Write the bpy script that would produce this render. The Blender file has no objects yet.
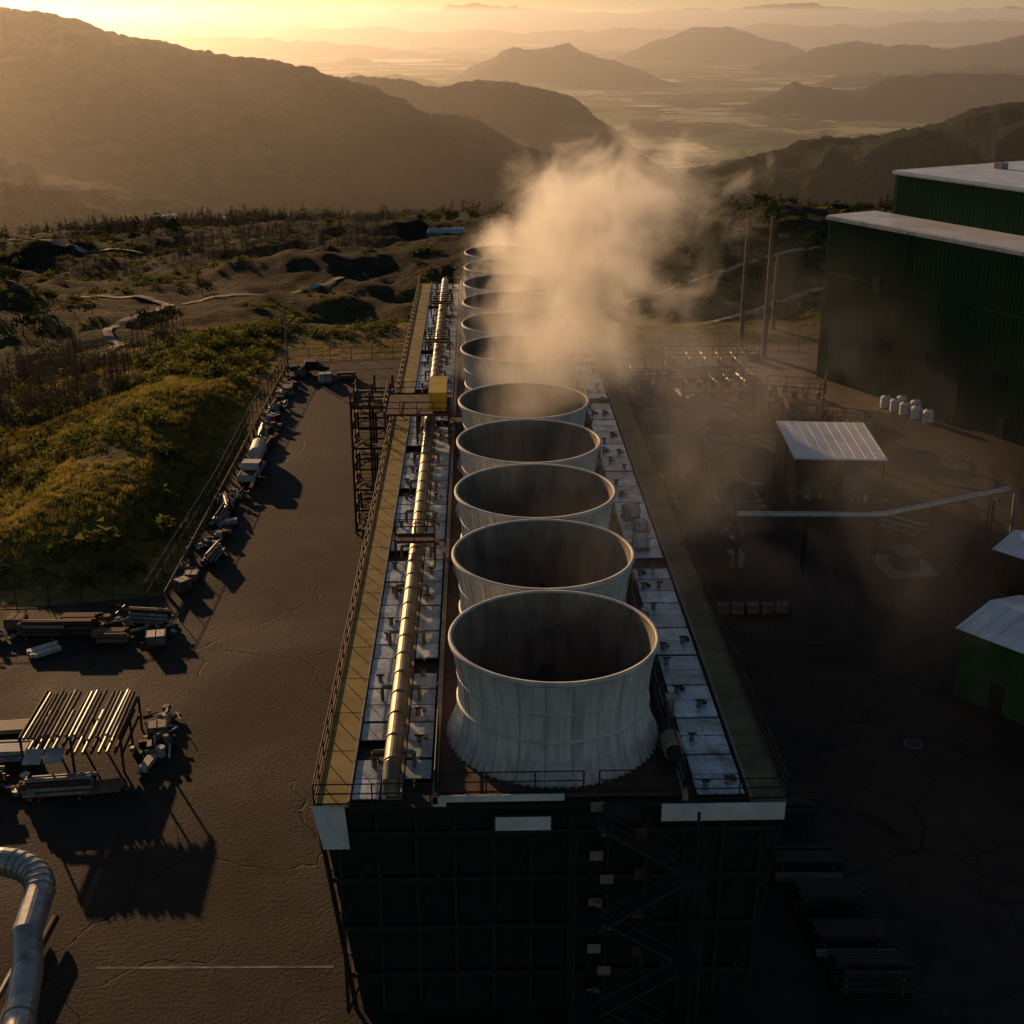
import bpy, math, random
import numpy as np
from mathutils import Vector, Matrix
random.seed(7); rng=np.random.default_rng(7)
R=math.radians
scene=bpy.context.scene
scene.view_settings.view_transform='Standard'; scene.view_settings.look='None'
scene.view_settings.exposure=0; scene.view_settings.gamma=1

SUN_AZ=-29.0; SUN_EL=10.0
# ------------------------------------------------------------------ materials
def nmat(name):
    m=bpy.data.materials.new(name); m.use_nodes=True
    nt=m.node_tree; nt.nodes.clear()
    out=nt.nodes.new('ShaderNodeOutputMaterial')
    return m,nt,out
class N:
    def __init__(s,nt): s.nt=nt
    def node(s,t,**k):
        n=s.nt.nodes.new(t)
        for a,b in k.items(): setattr(n,a,b)
        return n
    def link(s,a,b): s.nt.links.new(a,b)
    def val(s,sock,v):
        if isinstance(v,(int,float)): sock.default_value=v
        elif isinstance(v,tuple): sock.default_value=(v+(1,))[:len(sock.default_value)] if len(v)==3 and len(sock.default_value)==4 else v
        else: s.link(v,sock)
    def m(s,op,a,b=0.0,c=None,clamp=False):
        n=s.node('ShaderNodeMath',operation=op,use_clamp=clamp)
        s.val(n.inputs[0],a); s.val(n.inputs[1],b)
        if c is not None: s.val(n.inputs[2],c)
        return n.outputs[0]
    def noise(s,vec,scale,detail=4,rough=.55,dist=0.0):
        n=s.node('ShaderNodeTexNoise'); s.link(vec,n.inputs['Vector'])
        n.inputs['Scale'].default_value=scale; n.inputs['Detail'].default_value=detail
        n.inputs['Roughness'].default_value=rough; n.inputs['Distortion'].default_value=dist
        return n.outputs[0]
    def ramp(s,fac,stops):
        n=s.node('ShaderNodeValToRGB'); s.link(fac,n.inputs[0]); e=n.color_ramp.elements
        while len(e)<len(stops): e.new(0.5)
        for i,(p,c) in enumerate(stops):
            e[i].position=p; e[i].color=(c if len(c)==4 else tuple(c)+(1,)) if not isinstance(c,float) else (c,c,c,1)
        return n.outputs[0]
    def mix(s,f,a,b,bt='MIX'):
        n=s.node('ShaderNodeMix',data_type='RGBA',blend_type=bt)
        s.val(n.inputs[0],f); s.val(n.inputs[6],a); s.val(n.inputs[7],b)
        return n.outputs[2]
    def mr(s,v,a,b,c=0.0,d=1.0):
        n=s.node('ShaderNodeMapRange'); s.link(v,n.inputs[0])
        for i,x in enumerate((a,b,c,d)): n.inputs[i+1].default_value=x
        return n.outputs[0]
def simple(name,c1,c2,scale=1.0,rough=.8,metal=0.0,bump=0.0,bscale=None,stretch=(1,1,1),contrast=.25,tint=False,spec=.3,grime=.45,trans=.45):
    m,nt,out=nmat(name); n=N(nt)
    geo=n.node('ShaderNodeNewGeometry')
    mp=n.node('ShaderNodeMapping'); n.link(geo.outputs['Position'],mp.inputs[0]); mp.inputs['Scale'].default_value=stretch
    f=n.noise(mp.outputs[0],scale,5,.6)
    col=n.ramp(f,[(0.5-contrast,c1),(0.5+contrast,c2)])
    if not tint and grime>0:
        g=n.noise(geo.outputs['Position'],scale*.37+.2,5,.7,.5)
        col=n.mix(n.m('MULTIPLY',n.mr(g,.48,.7),grime,clamp=True),col,(.035,.025,.018))
    if tint:
        at=n.node('ShaderNodeAttribute'); at.attribute_name='tint'
        t=n.mr(at.outputs['Fac'],0,1,.45,1.6)
        hs=n.node('ShaderNodeHueSaturation'); n.link(col,hs.inputs['Color']); n.link(t,hs.inputs['Value'])
        n.link(n.mr(at.outputs['Fac'],0,1,.515,.48),hs.inputs['Hue'])
        col=hs.outputs[0]
        df=n.node('ShaderNodeBsdfDiffuse'); tl=n.node('ShaderNodeBsdfTranslucent'); mx=n.node('ShaderNodeMixShader')
        n.link(col,df.inputs[0]); n.link(col,tl.inputs[0]); mx.inputs[0].default_value=trans
        n.link(df.outputs[0],mx.inputs[1]); n.link(tl.outputs[0],mx.inputs[2]); n.link(mx.outputs[0],out.inputs[0]); return m
    b=n.node('ShaderNodeBsdfPrincipled'); n.link(col,b.inputs['Base Color'])
    b.inputs['Roughness'].default_value=rough; b.inputs['Metallic'].default_value=metal
    b.inputs['Specular IOR Level'].default_value=spec
    if bump:
        bn=n.node('ShaderNodeBump'); bn.inputs['Strength'].default_value=bump
        n.link(n.noise(mp.outputs[0],bscale or scale*4,4),bn.inputs['Height']); n.link(bn.outputs[0],b.inputs['Normal'])
    n.link(b.outputs[0],out.inputs[0]); return m

M={}
def stack_mat():
    m,nt,out=nmat('weathered_fiberglass'); n=N(nt)
    tc=n.node('ShaderNodeTexCoord'); P=tc.outputs['Object']; sp=n.node('ShaderNodeSeparateXYZ'); n.link(P,sp.inputs[0])
    oi=n.node('ShaderNodeObjectInfo')
    mp=n.node('ShaderNodeMapping'); n.link(P,mp.inputs[0]); mp.inputs['Scale'].default_value=(2.4,2.4,.22)
    ov=n.node('ShaderNodeVectorMath',operation='ADD'); n.link(mp.outputs[0],ov.inputs[0]); n.link(oi.outputs['Location'],ov.inputs[1])
    f=n.noise(ov.outputs[0],.9,6,.65)
    col=n.ramp(f,[(.25,(.28,.27,.25)),(.5,(.52,.51,.48)),(.75,(.70,.69,.66))])
    ang=n.m('ARCTAN2',sp.outputs[1],sp.outputs[0])
    fr=n.m('FRACT',n.m('ADD',n.m('MULTIPLY',ang,24/6.28318),.5))
    seam=n.m('LESS_THAN',fr,.035)
    col=n.mix(n.m('MULTIPLY',seam,.6),col,(.12,.10,.09))
    base=n.mr(sp.outputs[2],1.3,0,0,.55)
    col=n.mix(n.m('MULTIPLY',base,n.noise(P,1.3,4)),col,(.10,.075,.055))
    b=n.node('ShaderNodeBsdfPrincipled'); n.link(col,b.inputs['Base Color']); b.inputs['Roughness'].default_value=.7; b.inputs['Specular IOR Level'].default_value=.25
    n.link(b.outputs[0],out.inputs[0]); return m
M['white']=stack_mat()
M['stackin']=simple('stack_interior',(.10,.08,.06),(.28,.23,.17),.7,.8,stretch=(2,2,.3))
M['white2']=simple('rim_fiberglass',(.42,.41,.38),(.66,.64,.59),.8,.6)
M['steel']=simple('galvanised_steel',(.14,.135,.13),(.33,.32,.30),2,.5,.5)
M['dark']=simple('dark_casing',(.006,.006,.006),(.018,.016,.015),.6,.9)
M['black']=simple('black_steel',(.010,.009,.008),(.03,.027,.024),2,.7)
M['rust']=simple('rusty_brown_steel',(.04,.022,.014),(.11,.058,.034),1.5,.8)
M['wood']=simple('weathered_timber',(.09,.06,.04),(.22,.16,.11),2,.85)
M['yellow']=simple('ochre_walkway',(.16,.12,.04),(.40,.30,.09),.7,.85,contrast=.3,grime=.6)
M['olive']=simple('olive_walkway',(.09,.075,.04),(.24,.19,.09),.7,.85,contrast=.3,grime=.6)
M['ypaint']=simple('yellow_paint',(.42,.28,.02),(.55,.38,.03),1,.6)
M['paleblue']=simple('pale_blue_tarp',(.2,.26,.31),(.4,.46,.5),1,.6)
M['paint']=simple('white_paint',(.36,.36,.35),(.6,.59,.57),1,.6)
M['fascia']=simple('white_fascia',(.5,.5,.49),(.75,.74,.72),.6,.6,grime=.35)
M['roof']=simple('white_metal_roof',(.55,.57,.60),(.78,.80,.83),.3,.45,grime=.25)
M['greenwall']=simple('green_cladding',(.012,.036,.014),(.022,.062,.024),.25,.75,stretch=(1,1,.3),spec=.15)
M['green2']=simple('green_equipment',(.012,.045,.02),(.025,.08,.035),1,.6)
M['pipe']=simple('aluminium_pipe_cladding',(.13,.105,.075),(.30,.255,.19),1.2,.5,.6)
M['pipes']=simple('silver_pipe_cladding',(.30,.29,.27),(.52,.50,.47),2,.4,.6)
M['beige']=simple('beige_equipment',(.17,.14,.10),(.32,.28,.21),1,.65)
M['red']=simple('red_paint',(.25,.03,.02),(.35,.06,.03),1,.5)
M['glass']=simple('dark_glass',(.02,.02,.025),(.03,.03,.035),1,.1)
M['rubber']=simple('rubber',(.02,.02,.02),(.03,.03,.03),1,.9)
M['concrete']=simple('concrete',(.11,.10,.09),(.22,.20,.18),1,.9)
M['trail']=simple('dirt_track',(.26,.21,.15),(.42,.35,.26),.3,.95,grime=.3)
M['line']=simple('worn_road_paint',(.06,.05,.045),(.32,.30,.27),1.5,.8,contrast=.15)
M['gravel']=simple('gravel_dirt',(.05,.036,.022),(.15,.105,.06),.15,.95,bump=.8,bscale=3,contrast=.2,grime=.7)
M['leaf']=simple('bush_leaves',(.05,.065,.017),(.15,.15,.04),.3,.8,tint=True)
M['conif']=simple('conifer_needles',(.016,.026,.010),(.045,.055,.022),.1,.9,tint=True,trans=.25)
M['dead']=simple('dead_wood',(.07,.05,.04),(.15,.115,.095),.3,.9,tint=True,trans=.05)
M['grass']=simple('grass_blades',(.15,.145,.03),(.34,.28,.07),.25,.8,tint=True)

def panel_mat():
    m,nt,out=nmat('basin_panel'); n=N(nt)
    geo=n.node('ShaderNodeNewGeometry'); P=geo.outputs['Position']
    sp=n.node('ShaderNodeSeparateXYZ'); n.link(P,sp.inputs[0])
    fx=n.m('SUBTRACT',n.m('FRACT',n.m('MULTIPLY',sp.outputs[0],2.6)),.5)
    fy=n.m('SUBTRACT',n.m('FRACT',n.m('MULTIPLY',sp.outputs[1],2.2)),.5)
    d=n.m('SQRT',n.m('ADD',n.m('MULTIPLY',fx,fx),n.m('MULTIPLY',fy,fy)))
    dot=n.m('LESS_THAN',d,.15)
    big=n.noise(P,.5,6,.65); fine=n.noise(P,3.0,5,.7)
    at=n.node('ShaderNodeAttribute'); at.attribute_name='tint'
    col=n.ramp(big,[(.30,(.16,.13,.10)),(.44,(.42,.48,.52)),(.6,(.66,.76,.83))])
    col=n.mix(n.mr(fine,.53,.7,0,.8),col,(.16,.125,.09))
    col=n.mix(n.m('MULTIPLY',dot,.55),col,(.14,.13,.13))
    hs=n.node('ShaderNodeHueSaturation'); n.link(col,hs.inputs['Color']); n.link(n.mr(at.outputs['Fac'],0,1,.55,1.2),hs.inputs['Value'])
    b=n.node('ShaderNodeBsdfPrincipled'); n.link(hs.outputs[0],b.inputs['Base Color']); b.inputs['Roughness'].default_value=.4
    n.link(b.outputs[0],out.inputs[0]); return m
M['panel']=panel_mat()

def asphalt_mat():
    m,nt,out=nmat('asphalt'); n=N(nt)
    geo=n.node('ShaderNodeNewGeometry'); P=geo.outputs['Position']
    big=n.noise(P,.05,6,.6,.6); fine=n.noise(P,4,4,.7); mid=n.noise(P,.4,5,.65)
    col=n.ramp(big,[(.35,(.014,.0112,.0095)),(.5,(.027,.0205,.0165)),(.66,(.062,.043,.031))])
    col=n.mix(n.mr(mid,.45,.8),col,(.058,.041,.029))
    col=n.mix(n.mr(fine,.3,.8,0,.5),col,(.012,.010,.009))
    st=n.noise(P,.17,4,.6,1.5)
    col=n.mix(n.mr(st,.56,.66,0,.7),col,(.009,.008,.0075))
    pt=n.noise(P,.9,4,.7,.5)
    col=n.mix(n.mr(pt,.62,.70,0,.4),col,(.09,.07,.052))
    wv=n.node('ShaderNodeVectorMath',operation='ADD'); n.link(P,wv.inputs[0])
    nz=n.node('ShaderNodeTexNoise'); n.link(P,nz.inputs['Vector']); nz.inputs['Scale'].default_value=.25; nz.inputs['Detail'].default_value=4
    sc=n.node('ShaderNodeVectorMath',operation='SCALE'); n.link(nz.outputs['Color'],sc.inputs[0]); sc.inputs['Scale'].default_value=3.2
    n.link(sc.outputs[0],wv.inputs[1])
    v=n.node('ShaderNodeTexVoronoi',feature='DISTANCE_TO_EDGE',voronoi_dimensions='2D'); n.link(wv.outputs[0],v.inputs['Vector']); v.inputs['Scale'].default_value=.11
    crack=n.mr(v.outputs['Distance'],.003,.009,1,0)
    gate=n.mr(n.noise(P,.06,2),.45,.55)
    crack=n.m('MULTIPLY',crack,gate,clamp=True)
    col=n.mix(n.m('MULTIPLY',crack,.8),col,(.005,.005,.005))
    sp=n.node('ShaderNodeSeparateXYZ'); n.link(P,sp.inputs[0])
    jx=n.m('LESS_THAN',n.m('FRACT',n.m('MULTIPLY',n.m('ADD',sp.outputs[0],n.m('MULTIPLY',nz.outputs[0],.6)),1/9.5)),.008)
    col=n.mix(n.m('MULTIPLY',jx,.6),col,(.006,.005,.005))
    b=n.node('ShaderNodeBsdfPrincipled'); n.link(col,b.inputs['Base Color'])
    n.link(n.mr(big,.3,.7,.7,.95),b.inputs['Roughness']); b.inputs['Specular IOR Level'].default_value=.16
    bn=n.node('ShaderNodeBump'); bn.inputs['Strength'].default_value=.7; bn.inputs['Distance'].default_value=.08
    n.link(n.m('SUBTRACT',fine,crack),bn.inputs['Height']); n.link(bn.outputs[0],b.inputs['Normal'])
    n.link(b.outputs[0],out.inputs[0]); return m
M['asphalt']=asphalt_mat()

def terrain_mat():
    m,nt,out=nmat('terrain_ground'); n=N(nt)
    geo=n.node('ShaderNodeNewGeometry'); P=geo.outputs['Position']
    ln=n.node('ShaderNodeVectorMath',operation='LENGTH'); n.link(P,ln.inputs[0]); L=ln.outputs['Value']
    sp=n.node('ShaderNodeSeparateXYZ'); n.link(P,sp.inputs[0])
    a=n.noise(P,.035,6,.62,.4); f=n.noise(P,.6,5,.7)
    near=n.ramp(a,[(.33,(.045,.052,.018)),(.46,(.13,.115,.036)),(.58,(.30,.22,.075)),(.7,(.15,.10,.06))])
    near=n.mix(n.mr(f,.42,.66,0,.88),near,(.035,.032,.014))
    b1=n.noise(P,.0022,8,.68,.5)
    far=n.ramp(b1,[(.36,(.010,.018,.008)),(.5,(.022,.032,.014)),(.60,(.05,.05,.023)),(.72,(.12,.092,.045))])
    b2=n.noise(P,.03,5,.7)
    far=n.mix(n.mr(b2,.4,.60,0,.85),far,(.008,.013,.006))
    tan=n.noise(P,.013,5,.6)
    mid=n.ramp(tan,[(.40,(.022,.026,.012)),(.54,(.065,.048,.027)),(.68,(.14,.10,.056))])
    mid=n.mix(n.mr(n.noise(P,.22,5,.7),.40,.60,0,.9),mid,(.020,.020,.010))
    col=n.mix(n.mr(L,195,300),near,mid)
    col=n.mix(n.mr(L,520,950),col,far)
    vo=n.node('ShaderNodeTexVoronoi',voronoi_dimensions='2D'); n.link(P,vo.inputs['Vector']); vo.inputs['Scale'].default_value=.0020
    sx=n.node('ShaderNodeSeparateColor'); n.link(vo.outputs['Color'],sx.inputs[0])
    fld=n.ramp(sx.outputs[0],[(0,(.02,.05,.015)),(.35,(.08,.15,.04)),(.6,(.2,.22,.09)),(1,(.6,.52,.34))])
    fld=n.mix(n.mr(n.noise(P,.0016,6,.72),.49,.54),fld,(.012,.022,.009))
    col=n.mix(n.mr(sp.outputs[2],-474,-488),col,fld)
    b=n.node('ShaderNodeBsdfPrincipled'); n.link(col,b.inputs['Base Color']); b.inputs['Roughness'].default_value=1; b.inputs['Specular IOR Level'].default_value=.05
    bn=n.node('ShaderNodeBump'); bn.inputs['Strength'].default_value=1; bn.inputs['Distance'].default_value=.9
    n.link(f,bn.inputs['Height'])
    bn2=n.node('ShaderNodeBump'); bn2.inputs['Strength'].default_value=1; bn2.inputs['Distance'].default_value=22
    n.link(n.m('MULTIPLY',b2,n.mr(L,500,1500)),bn2.inputs['Height']); n.link(bn.outputs[0],bn2.inputs['Normal'])
    n.link(bn2.outputs[0],b.inputs['Normal'])
    n.link(b.outputs[0],out.inputs[0]); return m
M['terrain']=terrain_mat()

# ------------------------------------------------------------------ mesh builder
class MB:
    def __init__(s): s.v=[];s.f=[];s.m=[];s.mats=[];s.t=[]
    def mi(s,k):
        if k not in s.mats: s.mats.append(k)
        return s.mats.index(k)
    def add(s,vs,fs,k,tint=.5):
        o=len(s.v); s.v+= [tuple(v) for v in vs]; i=s.mi(k); s.t+=[tint]*len(vs)
        for f in fs: s.f.append(tuple(a+o for a in f)); s.m.append(i)
    def box(s,c,d,k,rz=0.0,tint=.5,rx=0.0):
        hx,hy,hz=d[0]/2,d[1]/2,d[2]/2
        co,si=math.cos(rz),math.sin(rz); cx_,sx_=math.cos(rx),math.sin(rx); vs=[]
        for z in(-hz,hz):
            for x,y in((-hx,-hy),(hx,-hy),(hx,hy),(-hx,hy)):
                y2=y*cx_-z*sx_; z2=y*sx_+z*cx_
                vs.append((c[0]+x*co-y2*si,c[1]+x*si+y2*co,c[2]+z2))
        s.add(vs,[(3,2,1,0),(4,5,6,7),(0,1,5,4),(1,2,6,5),(2,3,7,6),(3,0,4,7)],k,tint)
    def path(s,pts,r,k,n=8,cap=True):
        pts=[Vector(p) for p in pts]; vs=[]; fs=[]
        rs=r if isinstance(r,(list,tuple)) else [r]*len(pts)
        for i,p in enumerate(pts):
            a=pts[max(i-1,0)]; b=pts[min(i+1,len(pts)-1)]; d=(b-a).normalized()
            up=Vector((0,0,1)) if abs(d.z)<.95 else Vector((0,1,0))
            x=d.cross(up).normalized(); y=d.cross(x).normalized()
            for j in range(n):
                t=2*math.pi*j/n; vs.append(p+x*math.cos(t)*rs[i]+y*math.sin(t)*rs[i])
        for i in range(len(pts)-1):
            for j in range(n):
                a=i*n+j;b=i*n+(j+1)%n; fs.append((a,b,b+n,a+n))
        if cap: fs.append(tuple(range(n-1,-1,-1))); o=(len(pts)-1)*n; fs.append(tuple(range(o,o+n)))
        s.add(vs,fs,k)
    def tube(s,a,b,r,k,n=6): s.path([a,b],r,k,n)
    def rail(s,a,b,k='black',h=1.1,sp=2.0,t=.035):
        a=Vector(a);b=Vector(b);L=(b-a).length;n=max(1,int(L/sp))
        for i in range(n+1):
            p=a.lerp(b,i/n); s.tube(p,p+Vector((0,0,h)),t,k,4)
        for hh in(h,h*.55): s.tube(a+Vector((0,0,hh)),b+Vector((0,0,hh)),t,k,4)
        s.tube(a+Vector((0,0,.08)),b+Vector((0,0,.08)),t*1.5,k,4)
    def build(s,name,loc=(0,0,0),rz=0.0,parent=None,smooth=False):
        me=bpy.data.meshes.new(name); me.from_pydata(s.v,[],s.f)
        for k in s.mats: me.materials.append(M[k])
        me.polygons.foreach_set('material_index',s.m)
        at=me.attributes.new('tint','FLOAT','POINT'); at.data.foreach_set('value',s.t)
        if smooth: me.polygons.foreach_set('use_smooth',[True]*len(s.f))
        me.update()
        o=bpy.data.objects.new(name,me); scene.collection.objects.link(o)
        o.location=loc; o.rotation_euler=(0,0,rz)
        if parent: o.parent=parent
        return o
def empty(name,loc=(0,0,0)):
    o=bpy.data.objects.new(name,None); scene.collection.objects.link(o); o.location=loc; return o

# ------------------------------------------------------------------ terrain
TAB=rng.random((512,512))
def vn(x,y,s=0):
    xi=np.floor(x).astype(int); yi=np.floor(y).astype(int); fx=x-xi; fy=y-yi
    fx=fx*fx*fx*(fx*(fx*6-15)+10); fy=fy*fy*fy*(fy*(fy*6-15)+10)
    g=lambda a,b: TAB[(a+s*37)%512,(b+s*91)%512]
    return (g(xi,yi)*(1-fx)+g(xi+1,yi)*fx)*(1-fy)+(g(xi,yi+1)*(1-fx)+g(xi+1,yi+1)*fx)*fy
def fbm(x,y,o=5,s=0,ridge=False,gain=.5):
    a=1.;t=0;w=0
    for i in range(o):
        v=vn(x,y,s+i)
        if ridge: v=1-abs(2*v-1)
        t=t+a*v;w+=a;a*=gain;x,y=(x*1.6-y*1.2)+17.3,(x*1.2+y*1.6)+9.1
    return t/w
def sst(x,a,b):
    t=np.clip((x-a)/(b-a),0,1); return t*t*(3-2*t)
def tent(X,Y,pts,slope,w):
    best=np.full(X.shape,-1e6)
    for (x0,y0,z0),(x1,y1,z1) in zip(pts[:-1],pts[1:]):
        dx,dy=x1-x0,y1-y0; t=np.clip(((X-x0)*dx+(Y-y0)*dy)/(dx*dx+dy*dy),0,1)
        d=np.hypot(X-(x0+t*dx),Y-(y0+t*dy))
        h=z0+t*(z1-z0)-slope*(np.sqrt(d*d+w*w)-w)
        best=np.maximum(best,h)
    return best
def crest(D,l):
    return [((a)*D/1392,D+e,45-b*D/1489) for a,b,e in l]
RIDGES=[
 ([(-2600,3700,70),(-1800,3300,75),(-1030,3000,42),(-787,2900,18),(-559,2800,-40),(-430,2750,-88),(-248,2700,-165),(-90,2600,-245),(40,2450,-320)],.36,120,105),
 ([(-1500,1900,-40),(-900,1700,-95),(-480,1500,-150),(-200,1350,-190)],.25,100,55),
 (crest(4500,[(-420,60,0),(-240,60,0),(-150,66,0),(-70,76,0),(-8,72,0),(60,86,0),(105,110,0),(130,160,-200)]),.62,70,90),
 ([(300,2350,-270),(351,2200,-205),(446,2200,-165),(556,2200,-122),(635,2200,-112),(746,2200,-100),(863,2150,-65),(1500,2000,-10),(2500,1500,0)],.42,80,85),
 ([(250,1150,-180),(420,1050,-150),(650,950,-115),(1100,700,-60)],.3,60,40),
 (crest(8000,[(275,94,-100),(310,80,0),(340,74,100),(422,66,0),(546,60,0),(800,50,0)]),.5,120,90),
 (crest(10500,[(-200,66,0),(-120,58,0),(-60,62,0),(-30,70,0)]),.5,120,70),
 (crest(11000,[(330,74,0),(410,54,0),(470,58,0),(520,50,0),(700,48,0)]),.5,120,80),
 (crest(16000,[(-190,52,0),(-120,42,0),(-70,50,0)]),.5,120,70),
 (crest(14000,[(310,50,0),(345,38,0),(392,26,300),(482,34,0),(546,24,0),(900,18,0)]),.4,250,110),
 (crest(12000,[(10,56,0),(42,34,0),(102,32,400),(150,46,0),(176,60,0)]),.5,150,95),
 (crest(18000,[(165,38,0),(212,20,0),(242,10,0),(282,23,0),(320,36,0)]),.4,250,110),
 (crest(20000,[(-420,18,0),(-240,22,0),(-120,30,0),(-50,38,0)]),.35,400,110),
 (crest(30000,[(-700,2,0),(-300,8,0),(-100,14,0),(100,16,0),(300,10,0),(520,6,0),(800,2,0)]),.3,900,180),
 (crest(45000,[(-900,-14,0),(-300,-8,0),(-100,-4,0),(0,-10,0),(150,-2,0),(330,-10,0),(420,-4,0),(600,-10,0),(1000,-16,0)]),.3,1500,280),
]
def theight(X,Y):
    X=np.asarray(X,float);Y=np.asarray(Y,float)
    def rd(x0,x1,y0,y1): return np.hypot(np.maximum(np.maximum(x0-X,X-x1),0),np.maximum(np.maximum(y0-Y,Y-y1),0))
    dist=np.minimum(rd(-28,170,-90,188),rd(-170,-28,-90,99))
    h=np.interp(dist,[0,12,60,150,260,600,1300,2000,3200,4000,1e6],[0,0,-11,-17,-24,-76,-190,-290,-480,-520,-520])
    wx=X+ (fbm(X/700,Y/700,3,5)-.5)*200*sst(dist,300,2500); wy=Y+(fbm(X/700,Y/700,3,9)-.5)*200*sst(dist,300,2500)
    h=np.maximum(h,tent(X,Y,[(5,255,-9),(45,262,-3),(90,268,3),(160,255,8)],.14,14))
    calm=1-.75*np.exp(-((X+66)/28)**4-((Y-250)/58)**4)
    loc=(fbm(X/55,Y/55,5,3)-.5)*20*sst(dist,6,110)*(1-.3*sst(dist,600,1500))*calm
    loc=loc+(fbm(X/9,Y/9,3,23)-.5)*2.4*sst(dist,2,20)*(1-sst(dist,400,700))
    h=h+loc
    h=h+3.0*np.exp(-((X+37)/9)**2)*sst(Y,98,112)*(1-sst(Y,150,172))*sst(dist,0,6)
    for pts,sl,w,amp in RIDGES:
        t=tent(wx,wy,pts,sl,w)
        sc=amp*6.0
        below=np.clip((t+530)/400,0,1)
        g=(fbm(X/sc,Y/sc,7,11,True,.55)-.66)*amp*1.6
        h=np.maximum(h,np.where(t>-560,t+g*sst(below,0,.3),t))
    fl=-498+(fbm(X/900,Y/900,3,2)-.5)*6
    h=np.where(h<fl+20,fl+20*np.exp(np.clip((h-fl-20)/20,-20,0)),h)
    h=np.where(dist<=0,-.02,h)
    return h
az=np.concatenate([np.linspace(-180,-60,50,endpoint=False),np.linspace(-60,-24,70,endpoint=False),np.linspace(-24,26,500,endpoint=False),np.linspace(26,60,60,endpoint=False),np.linspace(60,180,50,endpoint=False)])
rr=np.concatenate([[2,20,40,60,80],np.geomspace(90,60000,760)])
A,RR=np.meshgrid(np.radians(az),rr)
X=np.sin(A)*RR; Y=np.cos(A)*RR; Z=theight(X,Y)
na=len(az); nr=len(rr)
V=np.stack([X,Y,Z],-1).reshape(-1,3)
i,j=np.meshgrid(np.arange(nr-1),np.arange(na),indexing='ij'); j2=(j+1)%na
F=np.stack([i*na+j,i*na+j2,(i+1)*na+j2,(i+1)*na+j],-1).reshape(-1,4)
def npmesh(name,V,F,mats,smooth=False,tint=None,extra=None):
    k=F.shape[1]; me=bpy.data.meshes.new(name)
    me.vertices.add(len(V)); me.vertices.foreach_set('co',V.astype(np.float32).ravel())
    me.loops.add(F.size); me.loops.foreach_set('vertex_index',F.astype(np.int32).ravel())
    me.polygons.add(len(F)); me.polygons.foreach_set('loop_start',np.arange(0,F.size,k,dtype=np.int32)); me.polygons.foreach_set('loop_total',np.full(len(F),k,dtype=np.int32))
    if smooth: me.polygons.foreach_set('use_smooth',np.ones(len(F),bool))
    for m_ in mats: me.materials.append(m_)
    if tint is not None:
        at=me.attributes.new('tint','FLOAT','POINT'); at.data.foreach_set('value',tint.astype(np.float32))
    me.update(calc_edges=True)
    o=bpy.data.objects.new(name,me); scene.collection.objects.link(o); return o
npmesh('terrain',V,F[:,::-1],[M['terrain']],True)

mb=MB()
poly=[(-168,-88),(168,-88),(168,150),(75,150),(62,158),(50,150),(40,152),(30,149),(16,151),(14,180),(2,186),(-9,180),(-25.5,177),(-26.5,150),(-25.8,120),(-26.6,99),(-40,96.5),(-70,97.5),(-168,96)]
mb.add([(x,y,.02) for x,y in poly],[tuple(range(len(poly)))],'asphalt')
mb.build('asphalt_yard')
mb=MB()
poly=[(14,149),(40,148),(62,150),(75,152),(74,180),(44,186),(14,187)]
mb.add([(x,y,.012) for x,y in poly],[tuple(range(len(poly)))],'gravel'); mb.build('gravel_yard')
mb=MB(); mb.box((-13.6,53.6,.026),(12,.16,.004),'line',rz=-.02); mb.build('road_marking')

M['water']=simple('water',(.02,.03,.035),(.03,.04,.045),.01,.22,spec=.9,grime=0)
for nm,x,y,rx,ry in [('lake',-1000,17500,620,900),('lake',300,14800,500,500),('lake',1500,12000,380,300),('lake',3700,17000,800,700),('lake',1100,8600,130,80),('lake',-600,16200,400,250),('lake',1500,7800,150,90)]:
    mb=MB(); n_=40
    pts=[(x+rx*math.cos(t)*(1+.3*math.sin(3*t+x)+.12*math.sin(7*t)),y+ry*math.sin(t)*(1+.25*math.sin(2*t+y)),-490) for t in [2*math.pi*q/n_ for q in range(n_)]]
    mb.add(pts,[tuple(range(n_))],'water'); mb.build(nm)

def track(name,pts,w):
    P=[];
    for a,b in zip(pts[:-1],pts[1:]):
        n_=max(2,int(math.dist(a,b)/2))
        for q in range(n_): P.append((a[0]+(b[0]-a[0])*q/n_,a[1]+(b[1]-a[1])*q/n_))
    P=np.array(P); k=np.ones(9)/9
    if len(P)>14:
        Pp=np.pad(P,((4,4),(0,0)),'edge'); P=np.stack([np.convolve(Pp[:,c],k,'valid') for c in(0,1)],1)
    T=np.gradient(P,axis=0); T/=np.linalg.norm(T,axis=1)[:,None]; Nn=np.stack([-T[:,1],T[:,0]],1)
    vs=[];
    cols=[-1,-.33,.33,1]
    for c in cols:
        Q=P+Nn*c*w/2; z=theight(Q[:,0],Q[:,1])+.3
        vs.append(np.column_stack([Q,z]))
    vs=np.stack(vs,1).reshape(-1,3); fs=[]
    for q in range(len(P)-1):
        for c in range(3): a=q*4+c; fs.append((a,a+1,a+5,a+4))
    mb=MB(); mb.add(vs.tolist(),fs,'trail'); mb.build(name)
track('dirt_track',[(-60,206),(-62,214),(-57,224),(-64,234),(-72,244),(-70,256),(-63,268),(-66,280),(-80,290),(-96,298)],1.7)
track('dirt_track',[(-66,280),(-55,285),(-44,282),(-34,290),(-30,305)],1.5)
track('dirt_track',[(-190,420),(-130,405),(-90,392),(-50,402)],2.5)
track('dirt_track',[(16,215),(40,222),(62,236),(84,246),(120,250)],1.5)
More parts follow.
